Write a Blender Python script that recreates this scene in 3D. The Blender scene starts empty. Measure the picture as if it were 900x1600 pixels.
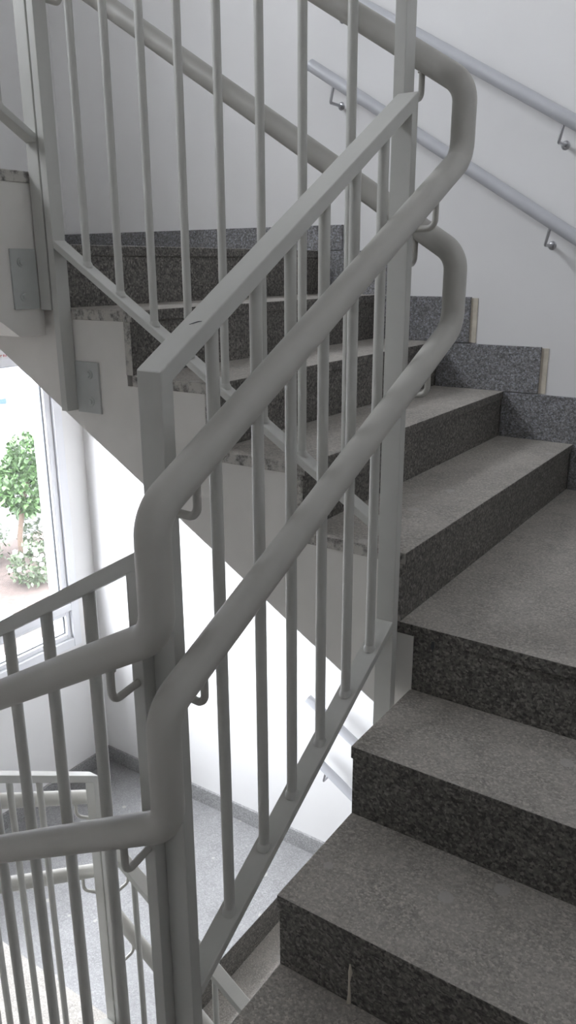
import bpy, bmesh, math, random
from mathutils import Vector, Matrix
random.seed(7)
S = bpy.context.scene
COL = S.collection
R3 = 0.175            # riser height
ST = 3.08             # storey height

# ------------------------------------------------------------------ materials
def new_mat(name):
    m = bpy.data.materials.new(name); m.use_nodes = True
    nt = m.node_tree
    return m, nt, nt.nodes['Principled BSDF']

def N(nt, t, **kw):
    n = nt.nodes.new(t)
    for k, v in kw.items():
        if k in n.inputs.keys(): n.inputs[k].default_value = v
        else: setattr(n, k, v)
    return n

def ramp(nt, fac, stops):
    r = nt.nodes.new('ShaderNodeValToRGB')
    e = r.color_ramp.elements
    e[0].position, e[0].color = stops[0][0], (*stops[0][1], 1)
    e[1].position, e[1].color = stops[-1][0], (*stops[-1][1], 1)
    for p, c in stops[1:-1]:
        x = e.new(p); x.color = (*c, 1)
    nt.links.new(fac, r.inputs[0])
    return r.outputs[0]

def mixc(nt, fac, a, b, mode='MIX'):
    m = nt.nodes.new('ShaderNodeMix'); m.data_type = 'RGBA'; m.blend_type = mode
    if isinstance(fac, (int, float)): m.inputs[0].default_value = fac
    else: nt.links.new(fac, m.inputs[0])
    for v, s in ((a, 6), (b, 7)):
        if isinstance(v, tuple): m.inputs[s].default_value = (*v, 1)
        else: nt.links.new(v, m.inputs[s])
    return m.outputs[2]

def coords(nt):
    g = nt.nodes.new('ShaderNodeNewGeometry')
    return g.outputs['Position']

def noise(nt, scale, detail=3, rough=.6, co=None):
    n = N(nt, 'ShaderNodeTexNoise', Scale=scale, Detail=detail, Roughness=rough)
    nt.links.new(co or coords(nt), n.inputs['Vector'])
    return n.outputs['Fac']

def bump(nt, bs, h, strength=.2, dist=.002):
    b = N(nt, 'ShaderNodeBump', Strength=strength, Distance=dist)
    nt.links.new(h, b.inputs['Height']); nt.links.new(b.outputs[0], bs.inputs['Normal'])

def plain(name, col, rough=.5, metal=0., nscale=None, namp=.06, bstr=0, spec=.5):
    m, nt, b = new_mat(name)
    b.inputs['Roughness'].default_value = rough
    b.inputs['Metallic'].default_value = metal
    b.inputs['Specular IOR Level'].default_value = spec
    b.inputs['Base Color'].default_value = (*col, 1)
    if nscale:
        f = noise(nt, nscale)
        lo = tuple(c * (1 - namp) for c in col); hi = tuple(min(1, c * (1 + namp)) for c in col)
        nt.links.new(ramp(nt, f, [(.3, lo), (.7, hi)]), b.inputs['Base Color'])
        if bstr: bump(nt, b, f, bstr, .001)
    return m

def granite(name, base, contrast, rough, dust=0., sp=1.0, smear=False, tint=(1, 1, 1)):
    """speckled grey granite: crisp dark and light grains a few millimetres wide, soft clouding, dust and small paint spots"""
    m, nt, b = new_mat(name)
    co = coords(nt)
    g = lambda k, t=(1, 1, 1): tuple(max(0.004, c * k * q) for c, q in zip(base, t))
    wob = N(nt, 'ShaderNodeTexNoise', Scale=140 * sp, Detail=2); nt.links.new(co, wob.inputs['Vector'])
    mad = N(nt, 'ShaderNodeVectorMath', operation='MULTIPLY_ADD'); nt.links.new(wob.outputs['Color'], mad.inputs[0])
    mad.inputs[1].default_value = (.006, .006, .006); nt.links.new(co, mad.inputs[2])
    v = N(nt, 'ShaderNodeTexVoronoi', Scale=210 * sp); nt.links.new(mad.outputs[0], v.inputs['Vector'])
    sep = nt.nodes.new('ShaderNodeSeparateColor'); nt.links.new(v.outputs['Color'], sep.inputs[0])
    k = contrast
    grains = ramp(nt, sep.outputs[0], [(0, g(1 - .8*k)), (.3, g(1 - .65*k)), (.42, g(1 - .05*k)), (.72, g(1 + .25*k)), (.86, g(1 + 1.1*k, tint)), (1, g(1 + 1.9*k, tint))])
    n2 = noise(nt, 110 * sp, 4, .75, co)
    c = mixc(nt, .4, grains, ramp(nt, n2, [(.38, g(1 - .8*k)), (.5, g(1)), (.62, g(1 + k))]))
    cl = noise(nt, 2.6, 5, .62, co)
    c = mixc(nt, 1.0, c, ramp(nt, cl, [(.3, (.84, .84, .84)), (.7, (1.12, 1.12, 1.12))]), 'MULTIPLY')
    if dust:
        d = noise(nt, 6, 6, .72, co)
        rr = ramp(nt, d, [(.40, (0, 0, 0)), (.72, (dust, dust, dust))])
        c = mixc(nt, rr, c, tuple(min(1, x * 1.5) for x in base))
        sv = N(nt, 'ShaderNodeTexVoronoi', Scale=8.0); nt.links.new(co, sv.inputs['Vector'])
        jig = noise(nt, 70, 2, .5, co)
        ad = N(nt, 'ShaderNodeMath', operation='MULTIPLY_ADD'); nt.links.new(jig, ad.inputs[0]); ad.inputs[1].default_value = .05
        nt.links.new(sv.outputs['Distance'], ad.inputs[2])
        sr = ramp(nt, ad.outputs[0], [(.14, (.8, .8, .8)), (.16, (0, 0, 0))])
        c = mixc(nt, sr, c, (.5, .485, .46))
    if smear:
        d = noise(nt, 26, 5, .7, co)
        rr = ramp(nt, d, [(.40, (0, 0, 0)), (.54, (.9, .9, .9))])
        c = mixc(nt, rr, c, (.56, .54, .50))
    nt.links.new(c, b.inputs['Base Color'])
    b.inputs['Roughness'].default_value = rough
    b.inputs['Specular IOR Level'].default_value = .35
    bump(nt, b, n2, .3, .0012)
    return m

M = {}
M['wall'] = plain('wall_paint', (.84, .835, .83), .75, nscale=2.2, namp=.02, bstr=.05)
M['plaster'] = plain('stringer_paint', (.76, .74, .70), .8, nscale=5, namp=.045, bstr=.12)
M['ceiling'] = plain('ceiling_paint', (.8, .8, .79), .85, nscale=3, namp=.02)
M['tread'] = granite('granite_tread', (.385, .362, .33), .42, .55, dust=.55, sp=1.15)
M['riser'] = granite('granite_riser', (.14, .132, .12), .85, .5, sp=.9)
M['skirt'] = granite('granite_skirting', (.23, .228, .23), .7, .45, sp=1.0, tint=(.95, .98, 1.1))
M['skirt_light'] = granite('granite_skirting_light', (.3, .3, .3), .4, .45, sp=1.1)
M['edge'] = granite('granite_rough_edge', (.2, .19, .18), .5, .8, smear=True)
M['floor'] = granite('granite_floor', (.28, .28, .283), .28, .4, dust=.3)
M['paint'] = plain('railing_paint', (.53, .53, .5), .38, nscale=14, namp=.03, spec=.5)
M['rail'] = plain('handrail_paint', (.48, .47, .435), .42, nscale=7, namp=.05, spec=.5)
M['wallrail'] = plain('wall_rail_paint', (.56, .57, .6), .4, nscale=7, namp=.03)
M['steel'] = plain('steel', (.5, .5, .52), .3, metal=.9)
M['plate'] = plain('plate_paint', (.50, .515, .50), .5, nscale=20, namp=.04)
M['frame'] = plain('window_plastic', (.82, .83, .86), .3, nscale=4, namp=.01)
M['gasket'] = plain('window_gasket', (.05, .055, .06), .6)
M['mortar'] = plain('mortar', (.62, .57, .48), .9, nscale=40, namp=.1)
M['bark'] = plain('bark', (.06, .04, .027), .9, nscale=30, namp=.2)
M['leaf'] = plain('leaf', (.026, .06, .013), .6, nscale=4, namp=.4)
M['leaf2'] = plain('leaf_shrub', (.03, .046, .02), .6, nscale=6, namp=.3)
M['petal'] = plain('petal', (.35, .35, .33), .6)
M['mulch'] = plain('mulch', (.043, .03, .025), .95, nscale=18, namp=.35, bstr=.3)
M['paving'] = plain('paving', (.08, .077, .08), .9, nscale=1.5, namp=.06)
M['facade'] = plain('facade', (.085, .087, .1), .8, nscale=.6, namp=.04)
M['facade_white'] = plain('facade_white', (.35, .35, .35), .8, nscale=.6, namp=.03)
M['blue'] = plain('sign_blue', (.0012, .022, .08), .5)
M['white'] = plain('sign_white', (.16, .16, .165), .5)
M['red'] = plain('sign_red', (.55, .05, .06), .5)
M['ink'] = plain('sign_ink', (.05, .05, .06), .6)

m, nt, b = new_mat('clear_glass')
nt.nodes.remove(b)
tr = N(nt, 'ShaderNodeBsdfTransparent'); tr.inputs[0].default_value = (.96, .98, .98, 1)
gl = N(nt, 'ShaderNodeBsdfGlossy', Roughness=.02)
lw0 = N(nt, 'ShaderNodeLayerWeight', Blend=.5)
lw1 = N(nt, 'ShaderNodeMath', operation='POWER'); nt.links.new(lw0.outputs['Facing'], lw1.inputs[0]); lw1.inputs[1].default_value = 5
lw = N(nt, 'ShaderNodeMath', operation='MULTIPLY_ADD'); nt.links.new(lw1.outputs[0], lw.inputs[0]); lw.inputs[1].default_value = .7; lw.inputs[2].default_value = .03
mx = N(nt, 'ShaderNodeMixShader')
nt.links.new(lw.outputs[0], mx.inputs[0]); nt.links.new(tr.outputs[0], mx.inputs[1]); nt.links.new(gl.outputs[0], mx.inputs[2])
nt.links.new(mx.outputs[0], nt.nodes['Material Output'].inputs[0])
M['glass'] = m

# ------------------------------------------------------------------ mesh helpers
def link_bm(name, bm, mat, parent=None, smooth=False, bevel=0, loc=None):
    me = bpy.data.meshes.new(name)
    bmesh.ops.recalc_face_normals(bm, faces=bm.faces[:])
    bm.to_mesh(me); bm.free()
    mats = mat if isinstance(mat, (list, tuple)) else [mat]
    for q in mats: me.materials.append(q)
    if smooth:
        for p in me.polygons: p.use_smooth = True
    o = bpy.data.objects.new(name, me); COL.objects.link(o)
    if parent is not None:
        o.parent = parent
        o.location = -Vector(parent_world(parent))
    if bevel:
        md = o.modifiers.new('bevel', 'BEVEL'); md.width = bevel; md.segments = 2; md.limit_method = 'ANGLE'
    return o

def parent_world(o):
    v = Vector((0, 0, 0))
    while o is not None:
        v += o.location; o = o.parent
    return v

def tag(o, label=None, cat=None, group=None, kind=None):
    if label: o['label'] = label
    if cat: o['category'] = cat
    if group: o['group'] = group
    if kind: o['kind'] = kind
    return o

def thing(name, label, cat, loc, group=None):
    o = bpy.data.objects.new(name, None); COL.objects.link(o); o.location = loc
    o.empty_display_size = .1
    return tag(o, label, cat, group)

def box(bm, lo, hi, mi=0):
    x0, y0, z0 = lo; x1, y1, z1 = hi
    v = [bm.verts.new(c) for c in ((x0,y0,z0),(x1,y0,z0),(x1,y1,z0),(x0,y1,z0),(x0,y0,z1),(x1,y0,z1),(x1,y1,z1),(x0,y1,z1))]
    for f in ((0,3,2,1),(4,5,6,7),(0,1,5,4),(1,2,6,5),(2,3,7,6),(3,0,4,7)):
        bm.faces.new([v[i] for i in f]).material_index = mi

def prism(bm, poly, ext):
    """poly: list of Vectors (planar ring), ext: extrusion Vector"""
    a = [bm.verts.new(p) for p in poly]; b = [bm.verts.new(Vector(p) + ext) for p in poly]
    bm.faces.new(a); bm.faces.new(b[::-1])
    n = len(a)
    for i in range(n): bm.faces.new((a[i], a[(i+1) % n], b[(i+1) % n], b[i]))

def fillet(pts, rad, seg=8):
    pts = [Vector(p) for p in pts]
    out = [pts[0]]
    for i in range(1, len(pts) - 1):
        p, a, b = pts[i], (pts[i-1] - pts[i]), (pts[i+1] - pts[i])
        r = rad[i] if isinstance(rad, (list, tuple)) else rad
        la, lb = a.length, b.length; a.normalize(); b.normalize()
        ang = a.angle(b)
        if ang > math.pi - .02: out.append(p); continue
        d = min(r / math.tan(ang / 2), la * .49, lb * .49)
        s, e = p + a * d, p + b * d
        rr = d * math.tan(ang / 2)
        c = p + (a + b).normalized() * (rr / math.sin(ang / 2))
        u = s - c; w = e - c
        tot = u.angle(w)
        for k in range(seg + 1):
            t = k / seg
            out.append(c + (u * math.sin((1 - t) * tot) + w * math.sin(t * tot)) / math.sin(tot))
    out.append(pts[-1])
    return out

def tube(bm, pts, r, seg=16, caps=True, taper=None):
    pts = [Vector(p) for p in pts]
    T = []
    for i in range(len(pts)):
        t = (pts[min(i+1, len(pts)-1)] - pts[max(i-1, 0)]).normalized(); T.append(t)
    up = Vector((0, 0, 1)) if abs(T[0].z) < .9 else Vector((1, 0, 0))
    n = (up - T[0] * up.dot(T[0])).normalized()
    rings = []
    for i, p in enumerate(pts):
        if i:
            q = T[i-1].rotation_difference(T[i]); n = (q @ n); n = (n - T[i] * n.dot(T[i])).normalized()
        b = T[i].cross(n)
        rr = taper[i] if taper else r
        rings.append([bm.verts.new(p + (n * math.cos(2*math.pi*k/seg) + b * math.sin(2*math.pi*k/seg)) * rr) for k in range(seg)])
    for i in range(len(rings) - 1):
        for k in range(seg):
            bm.faces.new((rings[i][k], rings[i][(k+1) % seg], rings[i+1][(k+1) % seg], rings[i+1][k]))
    if caps:
        bm.faces.new(rings[0][::-1]); bm.faces.new(rings[-1])

def smooth_by_angle(o, ang=40):
    for p in o.data.polygons: p.use_smooth = True
    bm = bmesh.new(); bm.from_mesh(o.data)
    for e in bm.edges:
        if len(e.link_faces) == 2 and e.calc_face_angle() > math.radians(ang): e.smooth = False
    bm.to_mesh(o.data); bm.free()

# ------------------------------------------------------------------ plan
XW0, XW1 = -2.85, 1.28          # left / right wall
YW0, YW1 = -2.27, 1.417         # near / back wall
WX0, WX1 = -1.325, -.14          # well, left and right edge
WY0, WY1 = -.85, 0.0            # well, near and rear edge
ZB, ZT = -3.78, 4.4

# ------------------------------------------------------------------ shell
def shell(name, lo, hi, mat):
    bm = bmesh.new(); box(bm, lo, hi); o = link_bm(name, bm, mat); tag(o, kind='structure'); return o
T = .25
shell('wall_back', (XW0 - T, YW1, ZB - .2), (XW1 + T, YW1 + T, ZT + .2), M['wall'])
shell('wall_right', (XW1, YW0, ZB - .2), (XW1 + T, YW1, ZT + .2), M['wall'])
shell('wall_front', (XW0 - T, YW0 - T, ZB - .2), (XW1 + T, YW0, ZT + .2), M['wall'])
shell('floor', (XW0, YW0, ZB - .2), (XW1, YW1, ZB), M['floor'])
shell('ceiling', (XW0, YW0, ZT), (XW1, YW1, ZT + .2), M['ceiling'])
# left wall with two window openings
WIN = [(-.55, 1.275, -1.325, .43), (-2.0, -.5, 2.3, 3.95)]   # y0,y1,z0,z1
bm = bmesh.new()
x0, x1 = XW0 - T, XW0
zz = ZB - .2
for (c, d, a, b) in WIN:
    box(bm, (x0, YW0, zz), (x1, YW1, a))
    box(bm, (x0, YW0, a), (x1, c, b)); box(bm, (x0, d, a), (x1, YW1, b)); zz = b
box(bm, (x0, YW0, zz), (x1, YW1, ZT + .2))
tag(link_bm('wall_left', bm, M['wall']), kind='structure')

def window(i, y0, y1, z0, z1):
    """frame with a tall fixed pane above a low pane"""
    w = bpy.data.objects.new('window_%d' % i, None); COL.objects.link(w); w.location = (XW0, (y0+y1)/2, z0); tag(w, kind='structure')
    fo = .055                                       # outer frame width
    xa, xb = XW0 - .085, XW0 + .006
    zt0 = z0 + .23; zt1 = zt0 + .12            # transom
    bm = bmesh.new()
    box(bm, (xa, y0, z0), (xb, y0 + fo, z1)); box(bm, (xa, y1 - fo, z0), (xb, y1, z1))
    box(bm, (xa, y0 + fo, z0), (xb, y1 - fo, z0 + fo)); box(bm, (xa, y0 + fo, z1 - fo), (xb, y1 - fo, z1))
    box(bm, (xa, y0 + fo, zt0), (xb, y1 - fo, zt0 + .045))
    link_bm('window_frame', bm, M['frame'], w, bevel=.004)
    for (a, b) in ((y0 + fo, y1 - fo),):
        for (c, d, sw) in ((z0 + fo, zt0, .03), (zt0 + .045, z1 - fo, .042)):
            bm = bmesh.new()
            xs0, xs1 = xa + .012, xb - .02
            box(bm, (xs0, a, c), (xs1, a + sw, d)); box(bm, (xs0, b - sw, c), (xs1, b, d))
            box(bm, (xs0, a + sw, c), (xs1, b - sw, c + sw)); box(bm, (xs0, a + sw, d - sw), (xs1, b - sw, d))
            s = link_bm('window_sash', bm, M['frame'], w, bevel=.004)
            bm = bmesh.new(); e = .005; xm = (xs0 + xs1) / 2
            A, B, C_, D = a + sw, b - sw, c + sw, d - sw
            box(bm, (xm, A, C_), (xm + .012, A + e, D)); box(bm, (xm, B - e, C_), (xm + .012, B, D))
            box(bm, (xm, A + e, C_), (xm + .012, B - e, C_ + e)); box(bm, (xm, A + e, D - e), (xm + .012, B - e, D))
            link_bm('gasket', bm, M['gasket'], w)
            bm = bmesh.new(); box(bm, (xm + .003, A + e, C_ + e), (xm + .009, B - e, D - e))
            link_bm('window_pane', bm, M['glass'], w)
    return w
for i, q in enumerate(WIN): window(i + 1, *q)

# ------------------------------------------------------------------ stairs
SL = .03                                            # stone thickness
def flight(label, origin, du, dw, n, r, g, width, u0, u1, zsof=-.25, mats=('plaster',)):
    """origin: foot of the first riser at the well side; du: horizontal run direction, dw: across direction"""
    O = Vector(origin); U = Vector(du); W = Vector(dw); Z = Vector((0, 0, 1))
    P = lambda u, w, z: O + U * u + W * w + Z * z
    e = thing('stair_flight', label, 'stairs', O)
    ew = .0
    poly = [P(SL, ew, zsof), P(u0, ew, zsof), P(u1, ew, n*r + zsof), P((n-1)*g + SL, ew, n*r + zsof)]
    poly.append(P((n-1)*g + SL, ew, n*r - SL))
    for k in range(n - 1, 0, -1):
        poly.append(P(k*g + SL, ew, k*r - SL)); poly.append(P((k-1)*g + SL, ew, k*r - SL))
    bm = bmesh.new(); prism(bm, dedup(poly), W * width)
    link_bm('stair_slab', bm, M['plaster'], e)
    for k in range(n):
        bm = bmesh.new()
        z0 = k*r; z1 = (k+1)*r - SL
        bxo(bm, P(k*g + .004, -.003, z0), P(k*g + SL, width, z1)); sidemat(bm, W)
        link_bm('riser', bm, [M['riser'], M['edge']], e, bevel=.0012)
        if k < n - 1:
            bm = bmesh.new()
            bxo(bm, P(k*g - .004, -.004, (k+1)*r - SL), P((k+1)*g + .008, width, (k+1)*r)); sidemat(bm, W, U)
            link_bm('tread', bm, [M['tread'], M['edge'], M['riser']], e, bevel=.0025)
    return e

def dedup(poly):
    out = []
    for p in poly:
        if p is None: continue
        if out and (out[-1] - p).length < 1e-5: continue
        out.append(p)
    return out

def bxo(bm, a, b):
    lo = [min(a[i], b[i]) for i in range(3)]; hi = [max(a[i], b[i]) for i in range(3)]
    box(bm, lo, hi)

def sidemat(bm, W, U=None):
    bm.normal_update()
    for f in bm.faces:
        if abs(f.normal.dot(W)) > .9: f.material_index = 1
        if U is not None and abs(f.normal.dot(U)) > .9: f.material_index = 2

def landing(label, slabs, z, tile, stone='tread'):
    """slabs: plan boxes of the structural slab; tile: plan box of its stone covering; z is the walking surface"""
    x0, x1, y0, y1 = slabs[0]
    e = thing('stair_landing', label, 'landing', ((x0+x1)/2, (y0+y1)/2, z - T))
    bm = bmesh.new()
    for (x0, x1, y0, y1) in slabs: box(bm, (x0, y0, z - T), (x1, y1, z - SL))
    link_bm('landing_slab', bm, M['plaster'], e)
    a0, a1, b0, b1 = tile
    bm = bmesh.new(); box(bm, (a0, b0, z - SL), (a1, b1, z)); bm.normal_update()
    for f in bm.faces:
        if abs(f.normal.z) < .5: f.material_index = 1
    link_bm('stone_covering', bm, [M[stone], M['riser']], e, bevel=.0025)
    return e

GF = .283; GR = .279; RL = .188; ZL = .875 + 4*RL
lev = {0: 'beside the camera', -1: 'one storey down', 1: 'one storey up'}
def storey(k, only=None):
    dz = k * ST
    nm = {0: 'on this storey', -1: 'one storey below', 1: 'overhead, one storey up'}[k]
    do = lambda s: only is None or s in only
    x_f = -.17                                # rear flight foot
    G = .003
    if do('N'): landing('granite corner landing at the foot of the lower right flight, ' + nm, [(WX1 + SL, XW1 - G, YW0 + G, -.85)], -.70 + dz, (WX1 - .004, XW1 - G, YW0 + G, -.85 + .003))
    if do('F'): landing('granite corner landing at the right turn of the stair, ' + nm, [(WX1, XW1 - G, SL, YW1 - G), (x_f - .03, WX1, 0.0, YW1 - G)], dz, (x_f - .03, XW1 - G, -.004, YW1 - G))
    if do('B'): landing('granite landing along the window wall topping the rear flight, ' + nm, [(XW0 + G, x_f - 4*GR - SL, 0.0, YW1 - G)], .875 + dz, (XW0 + G, x_f - 4*GR + .004, -.003, YW1 - G), 'tread' if k == 0 else 'floor')
    if do('L'): landing('granite corner landing beyond the window side flight, ' + nm, [(XW0 + G, WX0, YW0 + G, -.85 - SL)], ZL + dz, (XW0 + G, WX0 + .004, YW0 + G, -.85 + .003))
    if do('f'): flight('granite flight at lower right rising away to the corner, ' + nm, (WX1, -.85, -.70 + dz), (0, 1, 0), (1, 0, 0), 4, R3, GF, XW1 - WX1 - G, .06, 1.12)
    if do('r'): flight('granite flight rising leftwards along the back wall, ' + nm, (x_f, 0.0, dz), (-1, 0, 0), (0, 1, 0), 5, R3, GR, YW1 - G, .055, 1.51)
    if do('l'): flight('granite flight on the window side of the well, ' + nm, (WX0, 0.0, .875 + dz), (0, -1, 0), (-1, 0, 0), 4, RL, GF, WX0 - XW0 - G, .12, 1.12)
    if do('n'):
        rr = (ST - .70 - ZL) / 5
        flight('granite flight along the front wall side of the well, ' + nm, (WX0 + .055, -.85, ZL + dz), (1, 0, 0), (0, -1, 0), 5, rr, (WX1 - WX0 - .055) / 4, -YW0 - .85 - G, .06, 1.55)
storey(0); storey(-1, 'FBLfrln')
def on_flight(label_part, rkey, mat, bm, foot):
    for o in bpy.data.objects:
        if o.name.startswith('stair_flight') and (o.location - Vector(foot)).length < 1e-4:
            p = link_bm(label_part, bm, mat, o); return p
yv = -.85 + GF + .004      # face of the second riser from the bottom: a dried drip of cream paint
bm = bmesh.new()
tube(bm, [(.017, yv, -.432), (.018, yv, -.45), (.016, yv, -.475), (.017, yv, -.505), (.016, yv, -.525)], .003, 8, taper=[.0015, .0045, .002, .0035, .0048])
on_flight('paint_drip', 'f', M['mortar'], bm, (WX1, -.85, -.70))
bm = bmesh.new()
prism(bm, [Vector((-.094, .0035, -.034)), Vector((-.087, .0035, -.033)), Vector((-.086, .0035, -.045)), Vector((-.090, .0035, -.060)), Vector((-.095, .0035, -.048))], Vector((0, -.0012, 0)))
on_flight('stone_nick', 'f', M['gasket'], bm, (WX1, -.85, -.70))

# ------------------------------------------------------------------ skirting
def skirt(side, lo, hi, mat='skirt'):
    bm = bmesh.new(); box(bm, lo, hi); o = link_bm('baseboard_' + side, bm, M[mat], bevel=.0015); tag(o, kind='structure'); return o
TH = .014
for dz in (0, -ST):
    # rear flight: one stone per tread against the back wall, overhanging the riser line below
    for k in range(0, 5):
        right = {0: XW1, 1: -.03, 2: -.315, 3: -.60, 4: -.885}[k]
        z0 = k*R3 + dz
        left = -.17 - GR * k
        if k == 0: skirt('back', (-.17, YW1 - TH, dz), (XW1, YW1, .175 + dz))
        else:
            o = skirt('back', (left, YW1 - TH, z0), (right, YW1, z0 + .172))
            if k < 4:
                bm = bmesh.new(); box(bm, (right, YW1 - .004, z0 + .001), (right + .026, YW1, z0 + .168))
                link_bm('mortar_joint', bm, M['mortar'], o)
    skirt('back', (XW0, YW1 - TH, .875 + dz), (-1.174, YW1, .975 + dz), 'skirt_light' if dz else 'skirt')
    skirt('left', (XW0, 0.0, .875 + dz), (XW0 + TH, YW1 - TH, .975 + dz), 'skirt_light' if dz else 'skirt')
    skirt('right', (XW1 - TH, 0.0, dz), (XW1, YW1 - TH, .10 + dz))
    skirt('right', (XW1 - TH, YW0, -.70 + dz), (XW1, -.85, -.60 + dz))
    for k in range(1, 4):
        y0 = -.85 + GF * (k - 1)
        skirt('right', (XW1 - TH, y0, -.70 + k*R3 + dz), (XW1, y0 + GF, -.70 + k*R3 + .17 + dz))
    for k in range(1, 4):
        y0 = -GF * (k - 1)
        skirt('left', (XW0, y0 - GF, .875 + k*RL + dz), (XW0 + TH, y0, .875 + k*RL + .17 + dz))

# ------------------------------------------------------------------ railings
def bar_box(bm, A, B, side, w, h, mitre=True):
    """rectangular bar whose TOP centre line runs A->B; side: unit vector across; vertical end cuts"""
    A, B, sd = Vector(A), Vector(B), Vector(side)
    z = Vector((0, 0, 1))
    t = (B - A).normalized(); vh = h / math.sqrt(1 - t.z * t.z)
    q = []
    for p in (A, B):
        q.append([bm.verts.new(p + sd * (w/2 * s) - z * (vh * k)) for s, k in ((-1,0),(1,0),(1,1),(-1,1))])
    for i in range(4): bm.faces.new((q[0][i], q[0][(i+1) % 4], q[1][(i+1) % 4], q[1][i]))
    bm.faces.new(q[0][::-1]); bm.faces.new(q[1])

PW, PT, BR = .044, .024, .0105        # post width across, post thickness, baluster radius
def panel(label, group, A, B, height, n_bal, side, foot=(.45, .45), bal=None, plates=()):
    """A, B: top centre points of the BOTTOM bar at the two post centres; side: unit vector across"""
    A, B = Vector(A), Vector(B); sd = Vector(side); Z = Vector((0, 0, 1))
    run = Vector((B.x - A.x, B.y - A.y, 0)); L = run.length; d = run / L; sl = (B.z - A.z) / L
    e = thing('railing_panel', label, 'railing', (A.x, A.y, A.z - foot[0]), group)
    # posts (rectangular, thin along the run)
    for P, f, s in ((A, foot[0], -1), (B, foot[1], 1)):
        bm = bmesh.new()
        tp = height + sl * s * PT / 2
        ring = []
        for a, w in ((-1,-1),(1,-1),(1,1),(-1,1)):
            ring.append(P + d * (a * PT/2) + sd * (w * PW/2))
        lo = [bm.verts.new(q - Z * f) for q in ring]
        hi = [bm.verts.new(Vector((q.x, q.y, A.z + sl * ((q - A).x * d.x + (q - A).y * d.y) + height))) for q in ring]
        bm.faces.new(lo[::-1]); bm.faces.new(hi)
        for i in range(4): bm.faces.new((lo[i], lo[(i+1) % 4], hi[(i+1) % 4], hi[i]))
        link_bm('post', bm, M['paint'], e, bevel=.0012)
    # bars
    bm = bmesh.new(); ex = PT / 2
    x2 = ex - .0006
    bar_box(bm, A - d * x2 + Z * (height - sl * x2 + .0006), B + d * x2 + Z * (height + sl * x2 + .0006), sd, PW + .0012, .024)
    link_bm('top_bar', bm, M['paint'], e, bevel=.0015)
    bm = bmesh.new()
    bar_box(bm, A + d * ex + Z * sl * ex, B - d * ex - Z * sl * ex, sd, PW, .018)
    link_bm('bottom_bar', bm, M['paint'], e, bevel=.002)
    if bal is None: bal = [L * (i + 1) / (n_bal + 1) for i in range(n_bal)]
    for t in bal:
        p = A + d * t + Z * sl * t
        bm = bmesh.new(); tube(bm, [p - Z * .004, p + Z * (height - .02)], BR, 14)
        # small weld collar at the foot
        tube(bm, [p - Z * .006, p + Z * .003, p + Z * .009], .012, 14, taper=[.0145, .0135, BR])
        smooth_by_angle(link_bm('baluster', bm, M['paint'], e))
    # bracket plates bolted to the slab side
    for (P, dirn, nrm, wdt, zlo, zhi) in plates:
        P = Vector(P); dn = Vector(dirn); nr = Vector(nrm)
        bm = bmesh.new()
        a = P; c = P + dn * wdt + nr * .007
        bxo(bm, Vector((a.x, a.y, zlo)), Vector((c.x, c.y, zhi)))
        pl = link_bm('mounting_plate', bm, M['plate'], e, bevel=.0015)
        for zz in (zlo + .035, zhi - .035):
            cc = P + dn * wdt * .62 + nr * .007; cc.z = zz
            bm = bmesh.new(); tube(bm, [cc, cc + nr * .003], .013, 20)
            tube(bm, [cc + nr * .003, cc + nr * .009], .0085, 6)
            link_bm('bolt', bm, M['plate'], pl)
    return e

XR, YR, XL_, YN = -.182, -.026, -1.295, -.805        # planes of the four railings
def railings(dz, nm):
    g = 'railing panels around the stairwell ' + nm
    H = 1.10
    # front: N -> F along +Y
    zf = lambda y: -.403 + .60 * (y + .79)
    ys = [-.668, -.557, -.459, -.353, -.248, -.1415]
    panel('off-white railing panel beside the lower right treads, ' + nm, g, (XR, -.792, zf(-.792) + dz), (XR, -.059, zf(-.059) + dz), 1.09, 6, (1, 0, 0),
          foot=(.5, .42), bal=[y + .792 for y in ys], plates=[((WX1, -.79, 0), (0, 1, 0), (-1, 0, 0), .11, zf(-.79) - .45 + dz, zf(-.79) - .29 + dz)])
    # rear: F -> B along -X
    zr = lambda x: .249 + .627 * (-.228 - x)
    xs = [-.32, -.44, -.552, -.668, -.783, -.899, -1.016, -1.134]
    panel('off-white railing panel climbing leftwards beside the rear flight, ' + nm, g, (-.203, YR, zr(-.203) + dz), (-1.252, YR, zr(-1.252) + dz), H, 8, (0, 1, 0),
          foot=(.42, .48), bal=[-.203 - x for x in xs], plates=[((-1.24, 0, 0), (1, 0, 0), (0, -1, 0), .095, .405 + dz, .553 + dz)])
    # left: B -> L along -Y
    zl = lambda y: 1.145 + .60 * (-y - .032)
    panel('off-white railing panel on the window side of the well, ' + nm, g, (XL_, -.034, zl(-.034) + dz), (XL_, -.775, zl(-.775) + dz), H, 6, (1, 0, 0),
          foot=(.45, .45), plates=[((WX0, -.047, 0), (0, -1, 0), (1, 0, 0), .085, .70 + dz, .862 + dz)])
    # near: L -> N along +X   (belongs to the flight arriving at this storey's corner)
    zn = lambda x: .425 - 1.10 + .577 * (x + .20)
    xs = [-.337 - .1095 * i for i in range(8)][::-1]
    panel('off-white railing panel at left rising to the nearest posts, ' + nm, g, (-1.235, YN, zn(-1.235) + dz), (-.2165, YN, zn(-.2165) + dz), H, 8, (0, 1, 0),
          foot=(.45, .5), bal=[x + 1.235 for x in xs], plates=[((-.25, WY0, 0), (-1, 0, 0), (0, 1, 0), .10, zn(-.25) - .47 + dz, zn(-.25) - .31 + dz)])
railings(0, 'level with the camera')
tb_ = [o for o in bpy.data.objects if o.name == 'railing_panel'][0]
zc = -.403 + .60 * (-.705 + .79) + 1.09 + .0012
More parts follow.
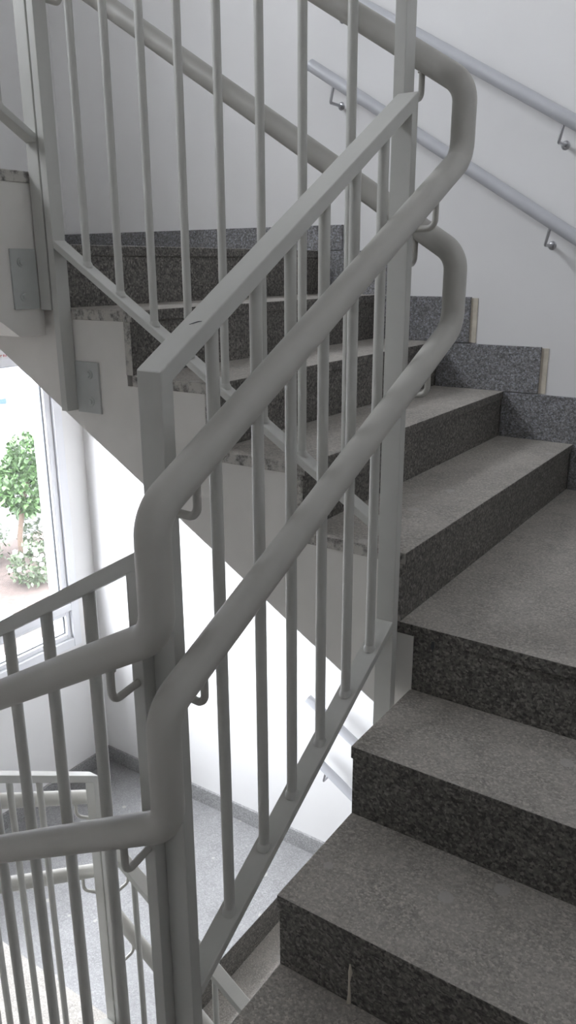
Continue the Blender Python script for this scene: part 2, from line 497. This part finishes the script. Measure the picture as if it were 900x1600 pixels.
bm = bmesh.new(); tube(bm, [(-.186, -.712, zc - .0045), (-.180, -.709, zc - .0028), (-.174, -.706, zc - .0008), (-.168, -.705, zc)], .0008, 6, taper=[.0003, .0009, .0009, .0003])
link_bm('paint_chip', bm, M['ink'], tb_)
railings(-ST - .015, 'one storey below')

# ------------------------------------------------------------------ handrails (tubes on the stair side of the railings)
RT = .0245
xr, yr, yn, xl = -.108, .055, -.89, -1.37
def handrail(label, group, pts, brks, r=RT):
    e = thing('handrail', label, 'handrail', pts[0], group)
    bm = bmesh.new(); tube(bm, fillet(pts, .058, 10), r, 28)
    smooth_by_angle(link_bm('rail_tube', bm, M['rail'], e), 60)
    for P, tgt in brks:
        P, tgt = Vector(P), Vector(tgt)
        a = P - Vector((0, 0, r - .003)); b = P - Vector((0, 0, .078)); c = Vector((tgt.x, tgt.y, b.z + (tgt.z if abs(tgt.z) > 0 else 0)))
        bm = bmesh.new(); tube(bm, fillet([a, b, c], .018, 7), .0062, 12)
        tube(bm, [a + Vector((0, 0, .002)), a - Vector((0, 0, .006))], .009, 12)
        smooth_by_angle(link_bm('rail_bracket', bm, M['rail'], e))
    return e

def rails(dz, nm):
    g = 'tube handrails wrapping the stairwell railings ' + nm
    for up in (1, 0):
        if up:
            nz = lambda x: .338 + .565 * (x + .116); f0, f1 = .512, 1.022
            rz = lambda x: 1.155 + .625 * (-.108 - x)
        else:
            nz = lambda x: .040 + .567 * (x + .108); f0, f1 = .226, .688
            rz = lambda x: .835 + .625 * (-.108 - x)
        fz = lambda y: f0 + (f1 - f0) * (y - yn) / (yr - yn)
        lz = lambda y: rz(xl) + .17 + .58 * (yr - y)
        pts = [(-1.30, yn, nz(-1.30)), (xr, yn, nz(xr)), (xr, yn, f0), (xr, yr, f1), (xr, yr, rz(xr)), (xl, yr, rz(xl)), (xl, yr, lz(yr)), (xl, -.80, lz(-.80))]
        pts = [(a, b, c + dz) for a, b, c in pts]
        br = []
        def B(p, t): br.append(((p[0], p[1], p[2] + dz), (t[0], t[1], 0)))
        B((-.207, yn, nz(-.207)), (-.2165, YN - .022)); B((-1.235, yn, nz(-1.235)), (-1.235, YN - .024))
        B((xr, -.800, fz(-.800)), (XR + .022, -.794)); B((xr, -.059, fz(-.059)), (XR + .022, -.059))
        B((-.203, yr, rz(-.203)), (-.203, YR + .022)); B((-1.252, yr, rz(-1.252)), (-1.252, YR + .022))
        B((xl, -.034 - .02, lz(-.054)), (XL_ - .024, -.034)); B((xl, -.775, lz(-.775)), (XL_ - .024, -.775))
        handrail(('upper' if up else 'lower') + ' thick tube handrail bending round the well corners, ' + nm, g, pts, br)
rails(0, 'level with the camera'); rails(-ST - .06, 'one storey below')

# wall handrails
yw = YW1 - .085
def wall_rail(label, group, z_at, x0, x1, xs, dz):
    e = thing('wall_handrail', label, 'handrail', (x0, yw, z_at(x0) + dz), group)
    bm = bmesh.new(); A = Vector((x0, yw, z_at(x0) + dz)); B = Vector((x1, yw, z_at(x1) + dz))
    tube(bm, [A, B], .0225, 24)
    smooth_by_angle(link_bm('rail_tube', bm, M['wallrail'], e))
    d = (B - A).normalized()
    for x in xs:
        p = Vector((x, yw, z_at(x) + dz)); dn = Vector((0, 0, -1)); dn = (dn - d * dn.dot(d)).normalized()
        a = p + dn * .019; b = a + Vector((-.012, 0, -.056)); c = Vector((b.x, YW1, b.z))
        bm = bmesh.new(); tube(bm, fillet([a, b, c], .006, 4), .0055, 10)
        br = link_bm('rail_bracket', bm, M['steel'], e); smooth_by_angle(br)
        bm = bmesh.new(); tube(bm, [c, c - Vector((0, .002, 0)), c - Vector((0, .005, 0))], .015, 20, taper=[.0155, .0145, .008])
        smooth_by_angle(link_bm('rosette', bm, M['steel'], br))
for dz, nm in ((0, 'level with the camera'), (-ST, 'one storey below')):
    g = 'tube handrails on the back wall ' + nm
    wall_rail('lower pale tube handrail fixed to the back wall, ' + nm, g, lambda x: 1.204 - .612 * (x + .703), -1.285, -.13, (-.29, -1.17), dz)
    wall_rail('upper pale tube handrail fixed to the back wall, ' + nm, g, lambda x: 1.583 - .575 * (x + .805), -1.285, -.13, (-.275, -1.17), dz)

# ------------------------------------------------------------------ outdoors
ZG = -2.9
bm = bmesh.new(); box(bm, (-60, -40, ZG - .2), (XW0 - T, 60, ZG)); tag(link_bm('floor', bm, M['paving']), kind='structure')
bm = bmesh.new(); box(bm, (-8.6, -2, ZG), (XW0 - T - .3, 9, ZG + .05)); tag(link_bm('planting_bed', bm, M['mulch'], bevel=.02), 'reddish mulch planting bed outside the window below the small tree', 'flower bed')

def leaf_cloud(bm, c, rad, n, size, squash=1.0, seed=1):
    rnd = random.Random(seed)
    for _ in range(n):
        while True:
            v = Vector((rnd.uniform(-1, 1), rnd.uniform(-1, 1), rnd.uniform(-1, 1)))
            if .25 < v.length < 1: break
        v = v.normalized() * (v.length ** .4) * rad * (1 + .18 * math.sin(5*v.x + 3*v.z))
        p = Vector(c) + Vector((v.x, v.y, v.z * squash))
        q = Matrix.Rotation(rnd.uniform(0, 6.28), 3, 'Z') @ Matrix.Rotation(rnd.uniform(-1.2, 1.2), 3, 'X')
        s = size * rnd.uniform(.6, 1.3)
        vs = [bm.verts.new(p + q @ Vector(w)) for w in ((0, 0, 0), (.32*s, .5*s, .06*s), (0, 1.1*s, 0), (-.32*s, .5*s, .06*s))]
        bm.faces.new(vs)
tb = Vector((-7.6, 4.40, ZG + .05))
tr_ = thing('small_tree', 'small round-crowned green tree with a thin trunk outside the window', 'tree', tb)
ct = Vector((-7.6, 4.64, -1.83))
bm = bmesh.new(); tube(bm, [tb, tb + Vector((0, .02, .4)), tb + Vector((0.01, .10, .8)), ct + Vector((0, .0, .1))], .03, 10, taper=[.04, .034, .03, .022])
for a in range(5):
    an = a * 1.256
    tube(bm, [ct - Vector((0, 0, .35)), ct + Vector((math.cos(an) * .25, math.sin(an) * .25, .1))], .012, 6, taper=[.014, .006])
link_bm('trunk', bm, M['bark'], tr_, smooth=True)
bm = bmesh.new(); leaf_cloud(bm, ct, .44, 2600, .085, .85, 3); leaf_cloud(bm, ct + Vector((.0, .02, .42)), .26, 700, .08, .9, 4)
link_bm('crown', bm, M['leaf'], tr_)
for i, (x, y, r, lab) in enumerate([(-7.0, 4.1, .26, 'low shrub with small white flowers at the foot of the tree'), (-7.9, 4.95, .28, 'white-flowered shrub behind and right of the tree trunk'), (-8.1, 4.15, .34, 'olive green shrub left of the tree trunk')]):
    e = thing('flowering_shrub' if i < 2 else 'green_shrub', lab, 'shrub', (x, y, ZG + .05))
    bm = bmesh.new(); leaf_cloud(bm, (x, y, ZG + .05 + r * .9), r, 700, .06, .9, 20 + i); link_bm('foliage', bm, M['leaf2'], e)
    if i < 2:
        bm = bmesh.new(); rnd = random.Random(50 + i)
        for k in range(26):
            an = rnd.uniform(0, 6.28); el = rnd.uniform(-.2, 1.4)
            c = Vector((x + math.cos(an) * math.cos(el) * r, y + math.sin(an) * math.cos(el) * r, ZG + .05 + r * .9 + math.sin(el) * r * .9))
            bmesh.ops.create_icosphere(bm, subdivisions=1, radius=rnd.uniform(.02, .036), matrix=Matrix.Translation(c))
        link_bm('flower', bm, M['petal'], e)

# building across the street with a canopy and a notice
e = thing('building', 'pale grey building with white plinth across the street outside the window', 'building', (-16, 10, ZG))
bm = bmesh.new(); box(bm, (-18, 0, -2.03), (-12, 24, 4)); link_bm('facade', bm, M['facade'], e)
bm = bmesh.new(); box(bm, (-18, .1, ZG), (-12.6, 23.9, -2.03)); link_bm('plinth', bm, M['facade_white'], e)
e = thing('notice_board', 'white notice with a blue top band on the building across the street', 'sign', (-11.985, 7.4, -2.06))
bm = bmesh.new(); box(bm, (-12, 7.2, -2.06), (-11.98, 7.62, -1.60)); link_bm('board', bm, M['white'], e)
bm = bmesh.new(); box(bm, (-12, 7.2, -1.60), (-11.975, 7.66, -1.515)); link_bm('blue_band', bm, M['blue'], e)
bm = bmesh.new(); rnd = random.Random(9)
for i in range(6):
    z = -1.66 - i * .055
    y = 7.22
    while y < 7.56:
        l = rnd.uniform(.02, .07); box(bm, (-11.98, y, z), (-11.978, y + l, z + .014)); y += l + .02
box(bm, (-11.98, 7.59, -2.05), (-11.977, 7.61, -2.02))
link_bm('print', bm, M['ink'], e)
# small red lettering on the head of the window frame
bm = bmesh.new(); y = .80; rnd = random.Random(4); xf = XW0 + .0062
while y < .975:
    box(bm, (xf, y, .386), (xf + .0008, y + .003, .397)); box(bm, (xf, y + .003, .394), (xf + .0008, y + .009, .397))
    if rnd.random() < .5: box(bm, (xf, y + .008, .386), (xf + .0008, y + .0105, .394))
    y += .0155
for o in bpy.data.objects:
    if o.name == 'window_1': link_bm('red_lettering', bm, M['red'], o)

# ------------------------------------------------------------------ light
w = bpy.data.worlds.new('overcast_sky'); S.world = w; w.use_nodes = True
bg = w.node_tree.nodes['Background']; bg.inputs[0].default_value = (.945, .94, 1.0, 1); bg.inputs[1].default_value = 17.5
for (y0, y1, z0, z1) in WIN:
    L = bpy.data.lights.new('window_portal', 'AREA'); L.shape = 'RECTANGLE'; L.size = y1 - y0; L.size_y = z1 - z0; L.cycles.is_portal = True
    o = bpy.data.objects.new('window_portal', L); COL.objects.link(o); o.location = (XW0 - T + .01, (y0+y1)/2, (z0+z1)/2)
    # local -Z points to +X (into the room), local X along Y
    o.rotation_euler = Matrix(((0, 0, -1), (1, 0, 0), (0, -1, 0))).to_euler()

# ------------------------------------------------------------------ camera
f, pit, rol, yaw = 1241.1454, math.radians(17.2022), math.radians(-.2511), math.radians(-34.0518)
h = Vector((math.sin(yaw), math.cos(yaw), 0)); rt = Vector((math.cos(yaw), -math.sin(yaw), 0)); Zv = Vector((0, 0, 1))
fw = h * math.cos(pit) - Zv * math.sin(pit); up = h * math.sin(pit) + Zv * math.cos(pit)
r2 = rt * math.cos(rol) + up * math.sin(rol); u2 = -rt * math.sin(rol) + up * math.cos(rol)
cd = bpy.data.cameras.new('camera'); co = bpy.data.objects.new('camera', cd); COL.objects.link(co)
mat = Matrix((r2, u2, -fw)).transposed().to_4x4(); mat.translation = Vector((.5774, -1.5927, .8132))
co.matrix_world = mat
cd.sensor_fit = 'VERTICAL'; cd.sensor_height = 24; cd.lens = f / 1600 * 24; cd.clip_start = .02
S.camera = co

S.view_settings.view_transform = 'Standard'; S.view_settings.look = 'None'
S.view_settings.exposure = 0.72; S.view_settings.gamma = 1; S.view_settings.use_curve_mapping = False
